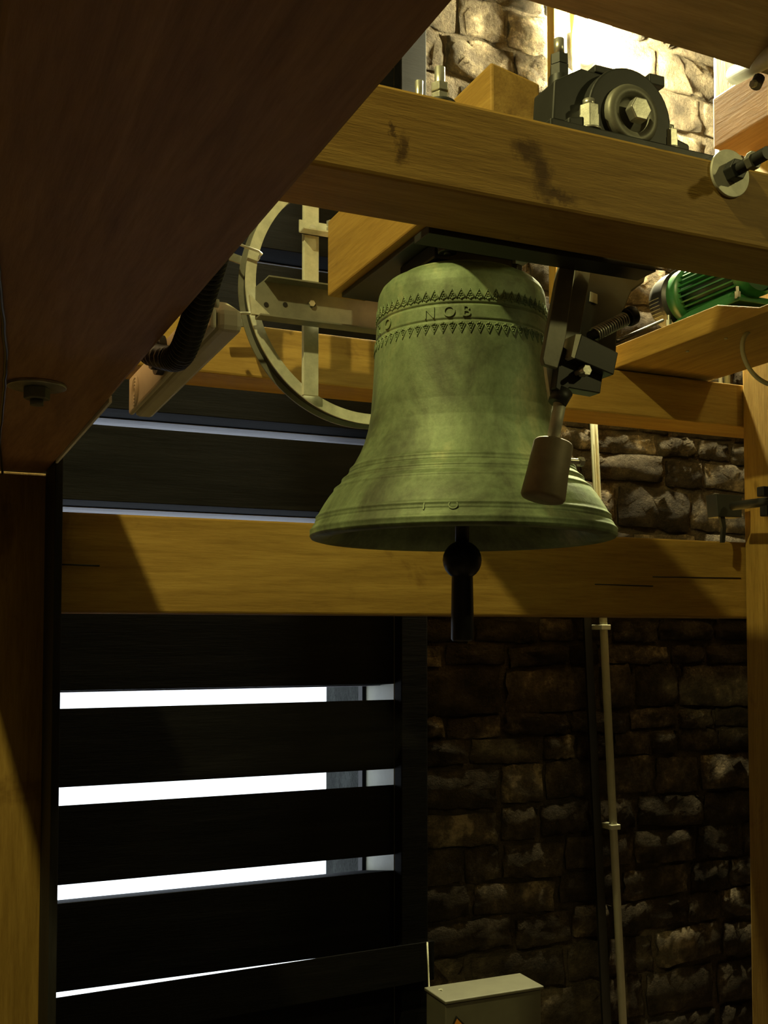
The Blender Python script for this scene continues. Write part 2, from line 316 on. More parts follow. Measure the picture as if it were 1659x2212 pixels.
# big washer bolt under the side beam
c = ray(80, 830); c = c*(AZ/c.z)
bo = empty('washer_bolt', (c.x, c.y, AZ-.01), 'round steel washer and nut on the underside of the reddish timber at far left', 'bolt', None)
q = MB(); q.cyl((c.x, c.y, AZ), (c.x, c.y, AZ-.006), .048, n=40); q.build('washer', zinc, bo, .001)
q = MB(); q.cyl((c.x, c.y, AZ-.006), (c.x, c.y, AZ-.026), .022, n=6, smooth=False); q.build('nut', grey_steel, bo, .002)
q = MB(); q.cyl((c.x, c.y, AZ-.026), (c.x, c.y, AZ-.036), .011, n=16); q.build('threaded_rod', grey_steel, bo)
pts = [(-40, 420), (-6, 560), (6, 680), (13, 770), (8, 860), (-2, 950), (8, 1040)]
cp = []
for u, v in pts: r = ray(u, v); cp.append(r*((AZ-.006)/r.z))
sm = []
for i in range(len(cp)-1):
    for t in range(6): sm.append(cp[i].lerp(cp[i+1], t/6)+Vector((random.uniform(-.0008, .0008), 0, 0)))
q = MB(); q.tube(sm, .0030, 8); tag(q.build('cable', rubber), 'thin black cable along the underside of the timber at the left edge', 'cable')
# motor shelf
SX0, SX1, SZ0, SZ1 = 2.07, 2.47, .855, .927
q = MB(); q.prism([(SX0, 1.50, SZ0), (SX0, 1.50, SZ0+.02), (SX0, 2.17, SZ0+.02), (SX0, 2.33, SZ1), (SX0, 2.95, SZ1), (SX0, 2.95, SZ0)], (SX1-SX0, 0, 0))
shelf = tag(q.build('motor_shelf', oak_y, None, .003), 'golden timber shelf at the right under the green motor', 'shelf')
for (u, v) in ((1568, 730), (1485, 758)):
    r = ray(u, v); p = r*((SZ0)/r.z); q = MB(); q.cyl(p, p-Vector((0, 0, .003)), .005, n=12); q.build('screw', zinc, shelf)
# upper platform timber at top right and the stub beams on the right post
q = MB(); g0, g1 = ray(1140, 2), ray(1540, 126); g0 = g0*(1.36/g0.z); g1 = g1*(1.36/g1.z); gd = (g1-g0).normalized(); g0 = g0-gd*.18; g1 = g1+gd*1.4; gn = Vector((gd.y, -gd.x, 0))*.30
q.prism([g0, g1, g1+gn, g0+gn], (0, 0, .16))
tag(q.build('upper_beam', gable, None, .003), 'dark grey-brown beam overhead at the top right corner above the lamp', 'beam')
q = MB(); q.box(2.445, 3.5, 2.42, 2.76, 1.625, 1.80)
tag(q.build('stub_beam', red_y, None, .006), 'brown beam end on top of the right post, below the upper right tube', 'beam')
q = MB(); q.box(2.482, 3.4, 2.45, 2.79, 1.802, 2.3)
tag(q.build('post_head', oak_z, None, .006), 'bright golden timber under the dark beam in the upper right corner', 'beam')

# ------------------------------------------------------------------ bell
BX, BY = 1.152, 2.14
S_ = .00105
bell = empty('church_bell', (BX, BY, .2), 'green patinated bronze bell with raised lettering hanging in the middle', 'bell')
prof = [(95, 592), (110, 592.5), (128, 595), (136, 598), (140, 603), (150, 607), (164, 614), (174, 624), (180, 636), (183, 650), (184, 664), (185, 690), (187, 730), (190, 765), (193, 830), (198, 895), (204, 930), (212, 958), (222, 982), (234, 1004), (247, 1024), (262, 1044), (277, 1062), (289, 1077), (299, 1092), (309, 1109), (318, 1128), (325, 1143), (329.5, 1154), (330, 1160), (327, 1165), (320, 1167)]
outer = [(r*S_, (1370-y)*S_) for r, y in prof]
def rad(z):
    for (r0, z0), (r1, z1) in zip(outer, outer[1:]):
        if z0 >= z >= z1: return r0 + (r1-r0)*((z0-z)/max(1e-9, z0-z1))
    return outer[-1][0]
inner = [(.305, .215), (.285, .24), (.262, .27), (.235, .31), (.205, .36), (.185, .42), (.172, .52), (.165, .66), (.155, .74), (.12, .775), (.001, .785)]
fine = []
for (r0, z0), (r1, z1) in zip(outer, outer[1:]):
    for t in range(4): fine.append((r0+(r1-r0)*t/4, z0+(z1-z0)*t/4))
fine.append(outer[-1])
def ringbump(r, z):
    for zc, hgt, wdt in ((.7, -.0035, .0022), (.665, -.003, .002), (.372, .003, .0035), (.359, -.003, .002), (.348, .0035, .0035), (.337, -.003, .002), (.326, .0035, .0035), (.262, .003, .004), (.2485, -.002, .002), (.2325, .003, .0035)):
        d = (z-zc)/wdt
        if abs(d) < 3: r += hgt*math.exp(-d*d)
    return r
dense = []
z0 = fine[0][1]; zt = z0
for (r0, za), (r1, zb_) in zip(fine, fine[1:]):
    n = max(1, int(abs(za-zb_)/.0016))
    for t in range(n): dense.append((r0+(r1-r0)*t/n, za+(zb_-za)*t/n))
dense.append(fine[-1])
prof3 = [(ringbump(r, z), z) for r, z in dense]
q = MB(); q.lathe([(.001, .817)] + prof3 + inner, (BX, BY, 0), 128)
q.build('bell_body', bronze, bell)
face = math.atan2(-BY, -BX)                # direction from bell to camera
def bellpt(a, z, off=0):                   # a: angle, positive = towards the right as seen from the camera
    t = face + a; r = rad(z)+off; return Vector((BX+r*math.cos(t), BY+r*math.sin(t), z))
def letter(ch, adeg, zc, h, parent, thick=.0035):
    cu = bpy.data.curves.new('letter', 'FONT'); cu.body = ch; cu.size = h*1.42; cu.extrude = .5; cu.align_x = 'CENTER'; cu.resolution_u = 4
    to = bpy.data.objects.new('letter_source', cu); col.objects.link(to); dg = bpy.context.evaluated_depsgraph_get()
    me = bpy.data.meshes.new_from_object(to.evaluated_get(dg)); bpy.data.objects.remove(to, do_unlink=True)
    bm = bmesh.new(); bm.from_mesh(me); bmesh.ops.triangulate(bm, faces=bm.faces); bmesh.ops.subdivide_edges(bm, edges=bm.edges, cuts=1)
    vs = []
    for v in bm.verts:
        zz = zc - h/2 + v.co.y; r = rad(zz)
        vs.append(bellpt(math.radians(adeg)+v.co.x/r, zz, -.001 if v.co.z < 0 else thick))
    fs = [tuple(v.index for v in f.verts) for f in bm.faces]; bm.free()
    m = MB(); m.add(vs, fs); m.build('letter', bronze, parent, fix=True); bpy.data.meshes.remove(me)
for ch, a in (('R', -69), ('O', -55), ('N', -20), ('O', -7.5), ('B', 3)): letter(ch, a, .6825, .024, bell, .0028)
for ch, a in (('1', -13), ('O', -3)): letter(ch, a, .2555, .019, bell, .0022)
def frieze(zc, sgn, n=64):
    m = MB(); rf = random.Random(5)
    for i in range(n):
        a = 2*math.pi*i/n
        for da, dz, rr in ((0, .004, .0035), (-.022, .006, .0028), (.022, .006, .0028), (0, .015, .0028), (-.012, .0105, .0022), (.012, .0105, .0022), (0, .021, .0019)):
            p = bellpt(a+da, zc+sgn*dz, .0003); m.lathe([(1e-4, rr*.8), (rr*.7, rr*.55), (rr, 0), (1e-4, -rr*.4)], p, 6, True, (p-Vector((BX, BY, p.z))))
        k = 5; w2 = 2*math.pi/n/2
        m.tube([bellpt(a-w2, zc+sgn*.004, .0008), bellpt(a, zc+sgn*.026, .0008), bellpt(a+w2, zc+sgn*.004, .0008)], .0015, 5)
    return m
f1 = frieze(.661, -1).build('leaf_frieze', bronze, bell); f2 = frieze(.706, 1).build('leaf_frieze', bronze, bell)
# clapper
cl = empty('bell_clapper', (BX, BY, 0), 'black iron clapper with ball and tail hanging below the bell mouth', 'clapper')
q = MB(); q.sphere((BX, BY, .168), .0445, 32); q.build('clapper_ball', black_iron, cl)
q = MB(); q.cyl((BX, BY, .20), (BX, BY, .783), .016, .014, 20); q.build('clapper_shaft', black_iron, cl)
q = MB(); q.lathe([(.001, -.016), (.022, -.016), (.0255, -.011), (.0255, .05), (.024, .14)], (BX, BY, 0), 28); q.build('clapper_tail', black_iron, cl)
# headstock and crown fitting
hs = empty('headstock', (BX, 2.15, .87), 'reddish timber headstock in two baulks above the bell', 'headstock')
q = MB(); q.prism([(.98, 1.70, .872), (1.087, 1.70, .872), (1.087, 1.70, 1.050), (.98, 1.70, 1.070)], (0, .85, 0)); q.build('baulk', oak_y, hs, .005)
q = MB(); q.box(1.12, 1.32, 1.715, 2.55, .872, 1.035); q.build('baulk', red_y, hs, .005)
q = MB(); q.box(1.0, 1.30, 1.78, 2.5, .858, .871); q.build('yoke_plate', black_steel, hs, .002)
cr = empty('crown_clamp', (BX, BY, .815), 'black iron clamp bolting the bell crown under the headstock', 'clamp')
q = MB(); q.box(BX-.115, BX+.085, BY-.09, BY+.09, .819, .857); q.build('clamp_body', black_iron, cr, .006)
for dx, dy in ((-.098, -.12), (.100, -.06)):
    q = MB(); q.cyl((BX+dx, BY+dy, .818), (BX+dx, BY+dy, .857), .008, n=12); q.build('bolt', zinc if dx > 0 else black_iron, cr)
    q = MB(); q.cyl((BX+dx, BY+dy, .822), (BX+dx, BY+dy, .840), .022, .024, n=8, smooth=False); q.build('nut', black_iron, cr, .002)
q = MB(); q.box(BX-.125, BX+.11, BY-.135, BY-.091, .842, .857); q.build('strap', black_iron, cr, .002)

# ------------------------------------------------------------------ half wheel
WHX, WHZ, WHY, R0 = 1.152, .93, 2.68, .337
wh = empty('bell_ringing_gear', (WHX, WHY, WHZ-R0), 'pale galvanised bell wheel with flat spokes left of the bell', 'wheel')
def arcring(r0, r1, y0, y1, a0, a1, n=72):
    vs = []; fs = []
    for i in range(n+1):
        a = math.radians(a0+(a1-a0)*i/n); c_, s_ = math.cos(a), math.sin(a)
        for r, y in ((r0, y0), (r1, y0), (r1, y1), (r0, y1)): vs.append((WHX+r*c_, y, WHZ+r*s_))
    for i in range(n):
        for k in range(4): fs.append((i*4+k, i*4+(k+1) % 4, i*4+4+(k+1) % 4, i*4+4+k))
    fs += [(0, 1, 2, 3), (n*4+3, n*4+2, n*4+1, n*4)]
    m = MB(); m.add(vs, fs, False); return m
arcring(R0-.011, R0+.017, WHY-.006, WHY, 96, 312).build('rim', galv, wh)
arcring(R0+.001, R0+.005, WHY+.001, WHY+.052, 96, 312).build('rim_flange', black_steel, wh)
arcring(R0-.009, R0+.019, WHY+.053, WHY+.058, 96, 312).build('rim', grey_steel, wh)
def spx(u, v, Y=2.66): return P(u, v, Y)
a, b = spx(672, 400), spx(672, 855)
q = MB(); q.box(a.x-.021, a.x+.021, 2.655, 2.663, b.z, a.z+.03); q.box(a.x-.021, a.x-.016, 2.663, 2.672, b.z, a.z+.03); q.build('spoke', galv, wh, .001)
p = spx(548, 655); z0, z1 = spx(600, 700).z, spx(600, 614).z
q = MB(); q.prism([(p.x, 2.640, z0), (p.x, 2.640, z1-.02), (p.x+.022, 2.640, z1), (1.30, 2.640, z1), (1.30, 2.640, z0)], (0, .006, 0))
q.box(p.x+.022, 1.30, 2.60, 2.640, z1-.004, z1).box(p.x, 1.30, 2.60, 2.640, z0, z0+.004)
q.build('channel_arm', grey_steel, wh)
for u in (575, 616, 677): c = P(u, 658, 2.6395); q = MB(); q.cyl(c, c-Vector((0, .001, 0)), .0065, n=16); q.build('bolt_hole', rubber, wh)
q = MB(); a = spx(545, 640, 2.645); b = spx(575, 685, 2.645); q.prism([(a.x-.01, 2.645, a.z), (a.x-.004, 2.645, b.z), (b.x+.012, 2.645, b.z)], (0, -.012, 0)); q.build('gusset', galv, wh)
a, b = P(655, 480, 2.62), P(785, 525, 2.62)
q = MB(); q.box(a.x, b.x+.05, 2.615, 2.655, b.z+.012, b.z+.016).box(a.x, b.x+.05, 2.650, 2.655, b.z+.012, b.z+.048); q.build('bracket', galv, wh)
c = P(715, 520, 2.62); q = MB(); q.cyl((c.x, 2.62, z1-.001), (c.x, 2.62, c.z+.055), .0065, n=12); q.build('tie_rod', zinc, wh)
for dz in (.030, .048): q = MB(); q.cyl((c.x, 2.62, c.z+dz-.007), (c.x, 2.62, c.z+dz+.004), .013, n=6, smooth=False); q.build('nut', zinc, wh)
c = P(683, 485, 2.62); q = MB(); q.cyl((c.x, 2.645, c.z), (c.x, 2.66, c.z), .009, n=6, smooth=False); q.build('bolt', zinc, wh)
c = P(678, 652, 2.62); q = MB(); q.cyl((c.x, 2.632, c.z), (c.x, 2.64, c.z), .009, n=6, smooth=False); q.build('bolt', zinc, wh)
for v, tilt in ((540, 12), (681, -6)):
    c = P(531, v, 2.67); R = Euler((0, math.radians(tilt), 0)).to_matrix()
    q = MB()
    pts = [c + R @ Vector(p_) for p_ in ((.04, .02, 0), (.04, -.012, 0), (.03, -.02, 0), (-.03, -.02, 0), (-.04, -.012, 0), (-.04, .03, 0))]
    q.tube(pts, .0035, 8); q.build('u_bolt', zinc, wh)
    q = MB(); q.cbox(c+Vector((0, .075, 0)), .10, .006, .022, R); q.build('clamp_plate', grey_steel, wh, .001)
    for s in (1, -1):
        q = MB(); q.cyl(c+R @ Vector((.04*s, .02, 0)), c+R @ Vector((.04*s, .032, 0)), .007, n=6, smooth=False); q.build('nut', zinc, wh)
# ------------------------------------------------------------------ junction box with conduit
jx0, jx1, jz0, jz1 = .385, .432, .405, .50
jy0, jy1 = 1.46, 2.07
jb_ = empty('junction_box', ((jx0+jx1)/2, (jy0+jy1)/2, jz0), 'cream electrical junction box hanging beside the huge reddish timber', 'junction box')
q = MB(); q.prism([(jx0+.012, jy0, .431), (jx0+.012, jy1, .420), (jx0+.012, jy1, .495), (jx0+.012, jy0+.06, .49), (jx0+.012, jy0, .462)], (jx1-jx0-.012, 0, 0)); q.build('box_body', box_m, jb_, .008)
q = MB(); q.prism([(jx0, jy0+.003, .433), (jx0, jy1-.003, .422), (jx0, jy1-.003, .493), (jx0, jy0+.06, .488), (jx0, jy0+.003, .462)], (.010, 0, 0)); q.build('box_lid', box_m, jb_, .004)
def onface(u, v): return PX(u, v, jx0)
for k, (r_, dx) in enumerate(((.026, 0), (.020, .002), (.014, .004), (.008, .006))):
    c = Vector((jx0, 2.0, .442)); q = MB(); q.lathe([(r_-.003, 0), (r_-.001, .0025), (r_+.001, .0025), (r_+.003, 0)], (c.x-.0005, c.y, c.z+.012), 32, True, (-1, 0, 0)); q.build('knockout_ring', box_m, jb_)
c = onface(405, 690); q = MB(); q.lathe([(.03, 0), (.032, .003), (.036, .003), (.038, 0)], (c.x-.0005, c.y, c.z+.02), 32, True, (-1, 0, 0)); q.build('knockout_ring', box_m, jb_)
g = onface(352, 768)
q = MB(); q.cyl((g.x, g.y, g.z), (g.x-.012, g.y, g.z), .033, n=24).cyl((g.x-.012, g.y, g.z), (g.x-.02, g.y, g.z), .026, n=8, smooth=False); q.build('cable_gland', rubber, jb_, .001, fix=False)
for u, v in ((470, 668),): c = onface(u, v); q = MB(); q.cyl((c.x+.001, c.y, c.z+.008), (c.x-.006, c.y, c.z+.008), .006, n=16); q.build('lid_screw', box_m, jb_)
path = [Vector((g.x-.021, g.y, g.z)), PX(372, 775, .352), PX(392, 762, .350), PX(410, 720, .350), PX(430, 660, .350), PX(448, 600, .350), PX(466, 540, .351), PX(480, 470, .352), Vector((.352, PX(485, 440, .352).y, .69))]
def catm(pts, n=26):
    o = []
    for i in range(len(pts)-1):
        p0, p1, p2, p3 = pts[max(i-1, 0)], pts[i], pts[i+1], pts[min(i+2, len(pts)-1)]
        for k in range(n):
            t = k/n; o.append(0.5*((2*p1)+(p2-p0)*t+(2*p0-5*p1+4*p2-p3)*t*t+(3*p1-p0-3*p2+p3)*t**3))
    return o+[pts[-1]]
cpth = catm(path, 22)
q = MB(); q.tube(cpth, lambda i: .0195 if i % 4 < 2 else .0155, 14)
tag(q.build('flexible_conduit', rubber), 'black ribbed flexible conduit curling up from the cream junction box', 'conduit')

# ------------------------------------------------------------------ bearing on the bell beam
BZ, BC = .853, .912
be = empty('pillow_bearing', (BX, 1.55, BZ), 'black cast iron bearing housing bolted on top of the golden beam', 'bearing')
q = MB(); q.box(.975, 1.335, 1.492, 1.628, BZ+.0005, BZ+.016); q.build('base_plate', black_steel, be, .003)
arc = [(BX+.088*math.cos(math.radians(a_)), BC+.088*math.sin(math.radians(a_))) for a_ in range(-10, 191, 8)]
poly = [(BX+.13, 1.508, BZ+.016), (BX+.13, 1.508, BZ+.034)] + [(x_, 1.508, max(z_, BZ+.034)) for x_, z_ in arc] + [(BX-.13, 1.508, BZ+.034), (BX-.13, 1.508, BZ+.016)]
q = MB(); q.prism(poly, (0, .10, 0)); q.build('housing', black_steel, be, .004)
q = MB(); q.lathe([(.001, 0), (.028, 0), (.032, -.003), (.034, -.012), (.050, -.012), (.054, -.006), (.056, .012)], (BX-.002, 1.506, BC), 36, True, (0, 1, 0)); q.build('bearing_cap', grey_steel, be)
q = MB(); q.cyl((BX-.002, 1.475, BC), (BX-.002, 1.494, BC), .022, n=6, smooth=False); q.build('shaft_bolt', zinc, be, .002)
q = MB(); q.cyl((BX, 1.60, BC), (BX, 1.70, BC), .026, n=24); q.build('shaft', grey_steel, be)
for u, v, Y, s in ((1272, 262, 1.515, 1.25), (1446, 300, 1.515, 1.0), (1206, 240, 1.545, .8)):
    c = P(u, v, Y); z_ = BZ+.017
    q = MB(); q.cyl((c.x, Y, z_), (c.x, Y, z_+.004), .018*s, n=24); q.build('washer', zinc, be)
    q = MB(); q.cyl((c.x, Y, z_+.004), (c.x, Y, z_+.022*s), .0155*s, n=6, smooth=False).cyl((c.x, Y, z_+.022*s), (c.x, Y, z_+.036*s), .0145*s, n=6, smooth=False); q.build('nut', zinc, be, .001, fix=False)
    q = MB(); q.cyl((c.x, Y, z_+.036*s), (c.x, Y, z_+.046*s), .0085*s, n=14); q.build('bolt', zinc, be)
c = P(1208, 150, 1.58)
q = MB(); q.cyl((c.x, 1.58, BZ+.016), (c.x, 1.58, c.z-.015), .026, .019, 12).cyl((c.x, 1.58, c.z-.015), (c.x, 1.58, c.z+.004), .018, n=6, smooth=False).cyl((c.x, 1.58, c.z+.006), (c.x, 1.58, c.z+.024), .017, n=6, smooth=False); q.build('adjuster_post', black_steel, be, .001, fix=False)
q = MB(); q.cyl((c.x, 1.58, c.z+.024), (c.x, 1.58, c.z+.055), .0095, n=14); q.build('threaded_stud', zinc, be)
a, b = P(1235, 150, 1.56), P(1400, 180, 1.545)
q = MB(); q.prism([(a.x-.06, 1.53, BZ+.034), (a.x-.055, 1.53, a.z-.045), (a.x, 1.53, a.z-.012), (a.x+.10, 1.53, a.z-.015), (a.x+.10, 1.53, BZ+.034)], (0, .07, 0)); q.build('cheek', black_steel, be, .004)
q = MB(); d_ = (b-a); R = Euler((0, -math.atan2(d_.z, d_.x), 0)).to_matrix(); mid = (a+b)/2
q.cbox(mid+Vector((.015, 0, -.002)), .12, .035, .014, R).cbox(b+Vector((.005, 0, -.002)), .034, .04, .02, R); q.build('top_bar', black_steel, be, .002, fix=False)
# studs at left end of beam
for k, (u, v, big) in enumerate(((950, 180, 1), (905, 172, 0))):
    Y = 1.515 if big else 1.54; c = P(u, v, Y); h = .068 if big else .052
    st = empty('threaded_stud', (c.x, Y, BZ), ('tall threaded stud with two nuts standing at the left of the beam top' if big else 'short threaded stud at the far left of the beam top'), 'stud')
    q = MB(); q.cyl((c.x, Y, BZ), (c.x, Y, BZ+h), .0085 if big else .0065, n=14); q.build('rod', zinc, st)
    q = MB(); q.cyl((c.x, Y, BZ+.0005), (c.x, Y, BZ+.008), .026 if big else .014, n=24); q.build('washer', black_steel, st)
    for z_ in ((.009, .026) if big else (.009,)):
        q = MB(); q.cyl((c.x, Y, BZ+z_), (c.x, Y, BZ+z_+.014), .0155 if big else .011, n=6, smooth=False); q.build('nut', zinc, st, .001)
# big washer bolt on the beam's face
c = P(1575, 376, 1.478)
wb2 = empty('washer_bolt', (c.x, 1.47, c.z), 'large pale round washer with a dark threaded rod on the golden beam at right', 'bolt')
q = MB(); q.cyl((c.x, 1.4795, c.z), (c.x, 1.4735, c.z), .0435, n=40); q.build('washer', galv, wb2, .001)
q = MB(); q.cyl((c.x, 1.4735, c.z), (c.x, 1.452, c.z), .020, n=6, smooth=False); q.build('nut', black_steel, wb2, .002)
q = MB(); q.tube([(c.x, 1.452-.0022*i, c.z) for i in range(32)], lambda i: .0115 if i % 2 else .0095, 14); q.build('threaded_rod', black_steel, wb2)
q = MB(); q.cyl((c.x, 1.425, c.z), (c.x, 1.412, c.z), .0165, n=6, smooth=False); q.build('nut', grey_steel, wb2, .001)
# steel strap below the rear edge of the beam
q = MB(); q.box(.82, 1.31, 1.642, 1.70, .699, .713); tag(q.build('steel_angle', black_steel, None, .001), 'black steel flat along the rear underside of the golden beam', 'bracket')

# ------------------------------------------------------------------ hammer gear
HY = 1.72
hm = empty('clock_hammer', P(1170, 1085, HY), 'brown cylindrical clock hammer head on a pale shaft in front of the bell lip', 'hammer')
def seg(m, a, b, wdt, dep, Y):          # flat bar between two pixels on plane Y
    p0, p1 = P(*a, Y), P(*b, Y); d = (p1-p0).normalized(); n = Vector((d.z, 0, -d.x))*wdt/2
    m.prism([p0-n, p0+n, p1+n, p1-n], (0, dep, 0)); return m
top, bot = P(1196, 955, HY), P(1172, 1078, HY)
q = MB(); d = (top-bot).normalized()
q.lathe([(.001, -.003), (.030, -.003), (.040, 0), (.043, .005), (.040, .05), (.038, (top-bot).length-.004), (.035, (top-bot).length), (.001, (top-bot).length)], bot, 40, True, d); q.build('hammer_head', hammer_m, hm)
a, b = P(1194, 950, HY), P(1212, 858, HY); q = MB(); q.cyl(a, b, .0125, n=20); q.build('hammer_shaft', galv, hm)
q = MB(); q.cyl(P(1203, 872, HY), P(1215, 845, HY), .018, .021, 16); q.build('shaft_collar', black_steel, hm)
c = P(1236, 996, HY); q = MB(); q.cyl(c+Vector((-.02, 0, 0)), c+Vector((.015, 0, 0)), .0055, n=12).cyl(c+Vector((.015, 0, 0)), c+Vector((.024, 0, 0)), .010, n=6, smooth=False); q.build('bolt', zinc, hm, fix=False)
q = MB(); seg(q, (1198, 862), (1188, 788), .018, .010, HY+.004); q.build('link', galv, hm)
hb = empty('hammer_bracket', P(1240, 700, HY), 'dark steel twin-arm bracket holding the hammer, right of the bell', 'bracket')
q = MB(); pts = [(1238, 540), (1212, 570), (1206, 590), (1172, 775), (1176, 788), (1205, 796), (1222, 735), (1245, 560)]
q.prism([P(u, v, HY-.02) for u, v in pts], (0, .012, 0)); q.build('arm', grey_steel, hb, .002)
q = MB(); q.prism([P(u, v, HY) for u, v in ((1246, 540), (1240, 600), (1218, 735), (1250, 738), (1275, 600), (1282, 540))], (0, .012, 0)); q.build('arm', grey_steel, hb, .002)
q = MB(); q.prism([P(u, v, HY+.03) for u, v in ((1270, 530), (1248, 740), (1330, 800), (1335, 705), (1365, 630), (1392, 610), (1412, 545))], (0, .09, 0)); q.build('solenoid_housing', black_steel, hb, .004)
q = MB(); a = P(1283, 642, HY+.0285)
q.prism([P(u, v, HY+.0285) for u, v in ((1275, 630), (1290, 636), (1290, 657), (1273, 651))], (0, -.001, 0)); q.build('label_plate', galv, hb)
q = MB(); q.prism([P(u, v, HY-.035) for u, v in ((1256, 722), (1336, 762), (1326, 810), (1240, 774))], (0, .045, 0)); q.build('end_block', black_steel, hb, .002)
q = MB(); q.prism([P(u, v, HY-.015) for u, v in ((1212, 745), (1258, 778), (1304, 800), (1297, 850), (1230, 838), (1218, 850), (1200, 838))], (0, .035, 0)); q.build('pivot_block', black_steel, hb, .002)
q = MB(); q.prism([P(u, v, HY-.037) for u, v in ((1244, 722), (1256, 722), (1241, 774), (1234, 770))], (0, .047, 0)); q.build('edge_plate', galv, hb)
c = P(1256, 804, HY-.02); q = MB(); q.cyl(c, c-Vector((0, .02, 0)), .011, n=6, smooth=False); q.build('bolt', zinc, hb, .001)
c = P(1245, 806, HY-.02); q = MB(); q.cyl(c, c-Vector((0, .03, 0)), .005, n=12); q.build('bolt', zinc, hb)
# buffer spring
a, b = P(1284, 722, HY-.02), P(1352, 688, HY-.02)
sp = empty('buffer_spring', a, 'coiled steel buffer spring with a round black end, right of the hammer bracket', 'spring')
ax = (b-a).normalized(); o1 = ax.orthogonal().normalized(); o2 = ax.cross(o1); L_ = (b-a).length
q = MB(); q.tube([a+ax*(L_*i/336)+o1*.0125*math.cos(i/24*2*math.pi)+o2*.0125*math.sin(i/24*2*math.pi) for i in range(337)], .0018, 6); q.build('coil', zinc, sp)
q = MB(); q.cyl(a-ax*.012, b+ax*.014, .0095, n=16); q.build('rod', black_steel, sp)
q = MB(); q.cyl(b+ax*.004, b+ax*.022, .019, .019, 28); q.build('rubber_end', rubber, sp, .003)
q = MB(); q.cyl(b+ax*.022, b+ax*.03, .008, n=16); q.build('end_nut', zinc, sp)
# drive rod to motor
q = MB(); q.tube([P(1330, 738, 1.80), P(1432, 692, 2.45)], .004, 8)
tag(q.build('drive_rod', rubber), 'thin black rod running from the hammer bracket to the green motor', 'rod')

# ------------------------------------------------------------------ motor
MX, MZ, MR = 2.20, 1.045, .080
mo = empty('electric_motor', (MX, 2.465, SZ1), 'green finned electric motor on the golden shelf at right', 'motor')
q = MB(); q.cyl((MX, 2.315, MZ), (MX, 2.615, MZ), .066, n=40); q.build('motor_body', green_dark, mo)
for k in range(30):
    an = 2*math.pi*k/30; R = Matrix.Rotation(an, 3, 'Y'); m = MB()
    M = Matrix.Translation((MX, 0, MZ)) @ R.to_4x4()
    m.box(-.0022, .0022, 2.335, 2.575, .064, MR, M); m.build('fin', green_dark if k % 1 else green_m, mo)
q = MB(); q.lathe([(.001, 2.615), (.04, 2.615), (MR+.006, 2.605), (MR+.008, 2.575), (MR+.008, 2.560), (.07, 2.555)], (MX, 0, MZ), 40, True, (0, 1, 0)); q.build('end_shield', green_m, mo)
q = MB(); q.lathe([(.07, 2.297), (MR-.01, 2.299), (MR, 2.310), (MR, 2.335), (.066, 2.340)], (MX, 0, MZ), 40, True, (0, 1, 0)); q.build('end_shield', green_m, mo)
q = MB(); q.lathe([(.001, 2.705), (.06, 2.705), (.084, 2.690), (.090, 2.665), (.090, 2.625), (.093, 2.617), (.001, 2.617)], (MX, 0, MZ), 48, True, (0, 1, 0)); q.build('fan_cowl', rubber, mo)
for k in range(6):
    an = math.radians(-128+k*7); q = MB(); M = Matrix.Translation((MX, 0, MZ)) @ Matrix.Rotation(an, 4, 'Y')
    q.box(-.0012, .0012, 2.635, 2.680, .0898, .0912, M); q.build('grille_bar', grey_steel, mo)
q = MB(); q.prism([(MX-.10, 2.275, SZ1+.0005), (MX-.10, 2.275, SZ1+.012), (MX-.085, 2.335, SZ1+.03), (MX-.075, 2.335, SZ1+.045), (MX-.07, 2.515, SZ1+.042), (MX-.085, 2.575, SZ1+.02), (MX-.10, 2.635, SZ1+.012), (MX-.10, 2.635, SZ1+.0005)], (.19, 0, 0)); q.build('motor_foot', green_m, mo, .003)
for y_ in (2.290, 2.585):
    q = MB(); q.cyl((MX-.092, y_, SZ1+.010), (MX-.092, y_, SZ1+.03), .009, n=6, smooth=False).cyl((MX-.092, y_, SZ1+.03), (MX-.092, y_, SZ1+.045), .005, n=10); q.build('bolt', zinc, mo, fix=False)

# ------------------------------------------------------------------ pale hoop, clamp and tube on the right
c = P(1655, 770, 2.30); q = MB()
q.tube([c + Vector((.085*math.cos(math.radians(t)), .02*math.sin(math.radians(t)), .085*math.sin(math.radians(t)))) for t in range(60, 421, 8)], .0065, 10)
tag(q.build('cable_loop', pipe_m), 'pale looped cable hanging below the motor shelf at the right edge', 'cable')
ca = empty('guide_bracket', P(1600, 1095, 2.74), 'black steel guide bracket with rod bolted across the right oak post', 'bracket')
q = MB(); q.prism([P(u, v, 2.735) for u, v in ((1547, 1066), (1603, 1070), (1603, 1118), (1551, 1116))], (0, .05, 0)); q.build('end_plate', black_steel, ca, .002)
q = MB(); q.cyl(P(1583, 1093, 2.70), P(1700, 1078, 2.45), .0145, n=20); q.build('rod', black_steel, ca)
q = MB(); q.cbox(P(1650, 1062, 2.50)+Vector((.02, 0, 0)), .07, .03, .03).cbox(P(1655, 1104, 2.50)+Vector((.02, 0, 0)), .065, .03, .032); q.build('clamp_jaw', black_steel, ca, .003, fix=False)
q = MB(); q.prism([P(u, v, 2.74) for u, v in ((1556, 1116), (1566, 1116), (1569, 1140), (1566, 1172), (1559, 1172), (1561, 1140))], (0, .01, 0)); q.build('tail_hook', black_steel, ca)
q = MB(); q.cyl(P(1588, 162, 2.05), P(1730, 84, 1.72), .0235, n=28)
tube = tag(q.build('steel_tube', grey_tube), 'grey steel tube slanting across the upper right corner', 'tube')
tb = empty('tube_clip', P(1628, 182, 1.9), 'small dark clip with a bolt below the grey tube', 'clip')
q = MB(); q.cyl(P(1640, 168, 1.93), P(1632, 186, 1.93), .014, n=12); q.build('clip_body', black_steel, tb)
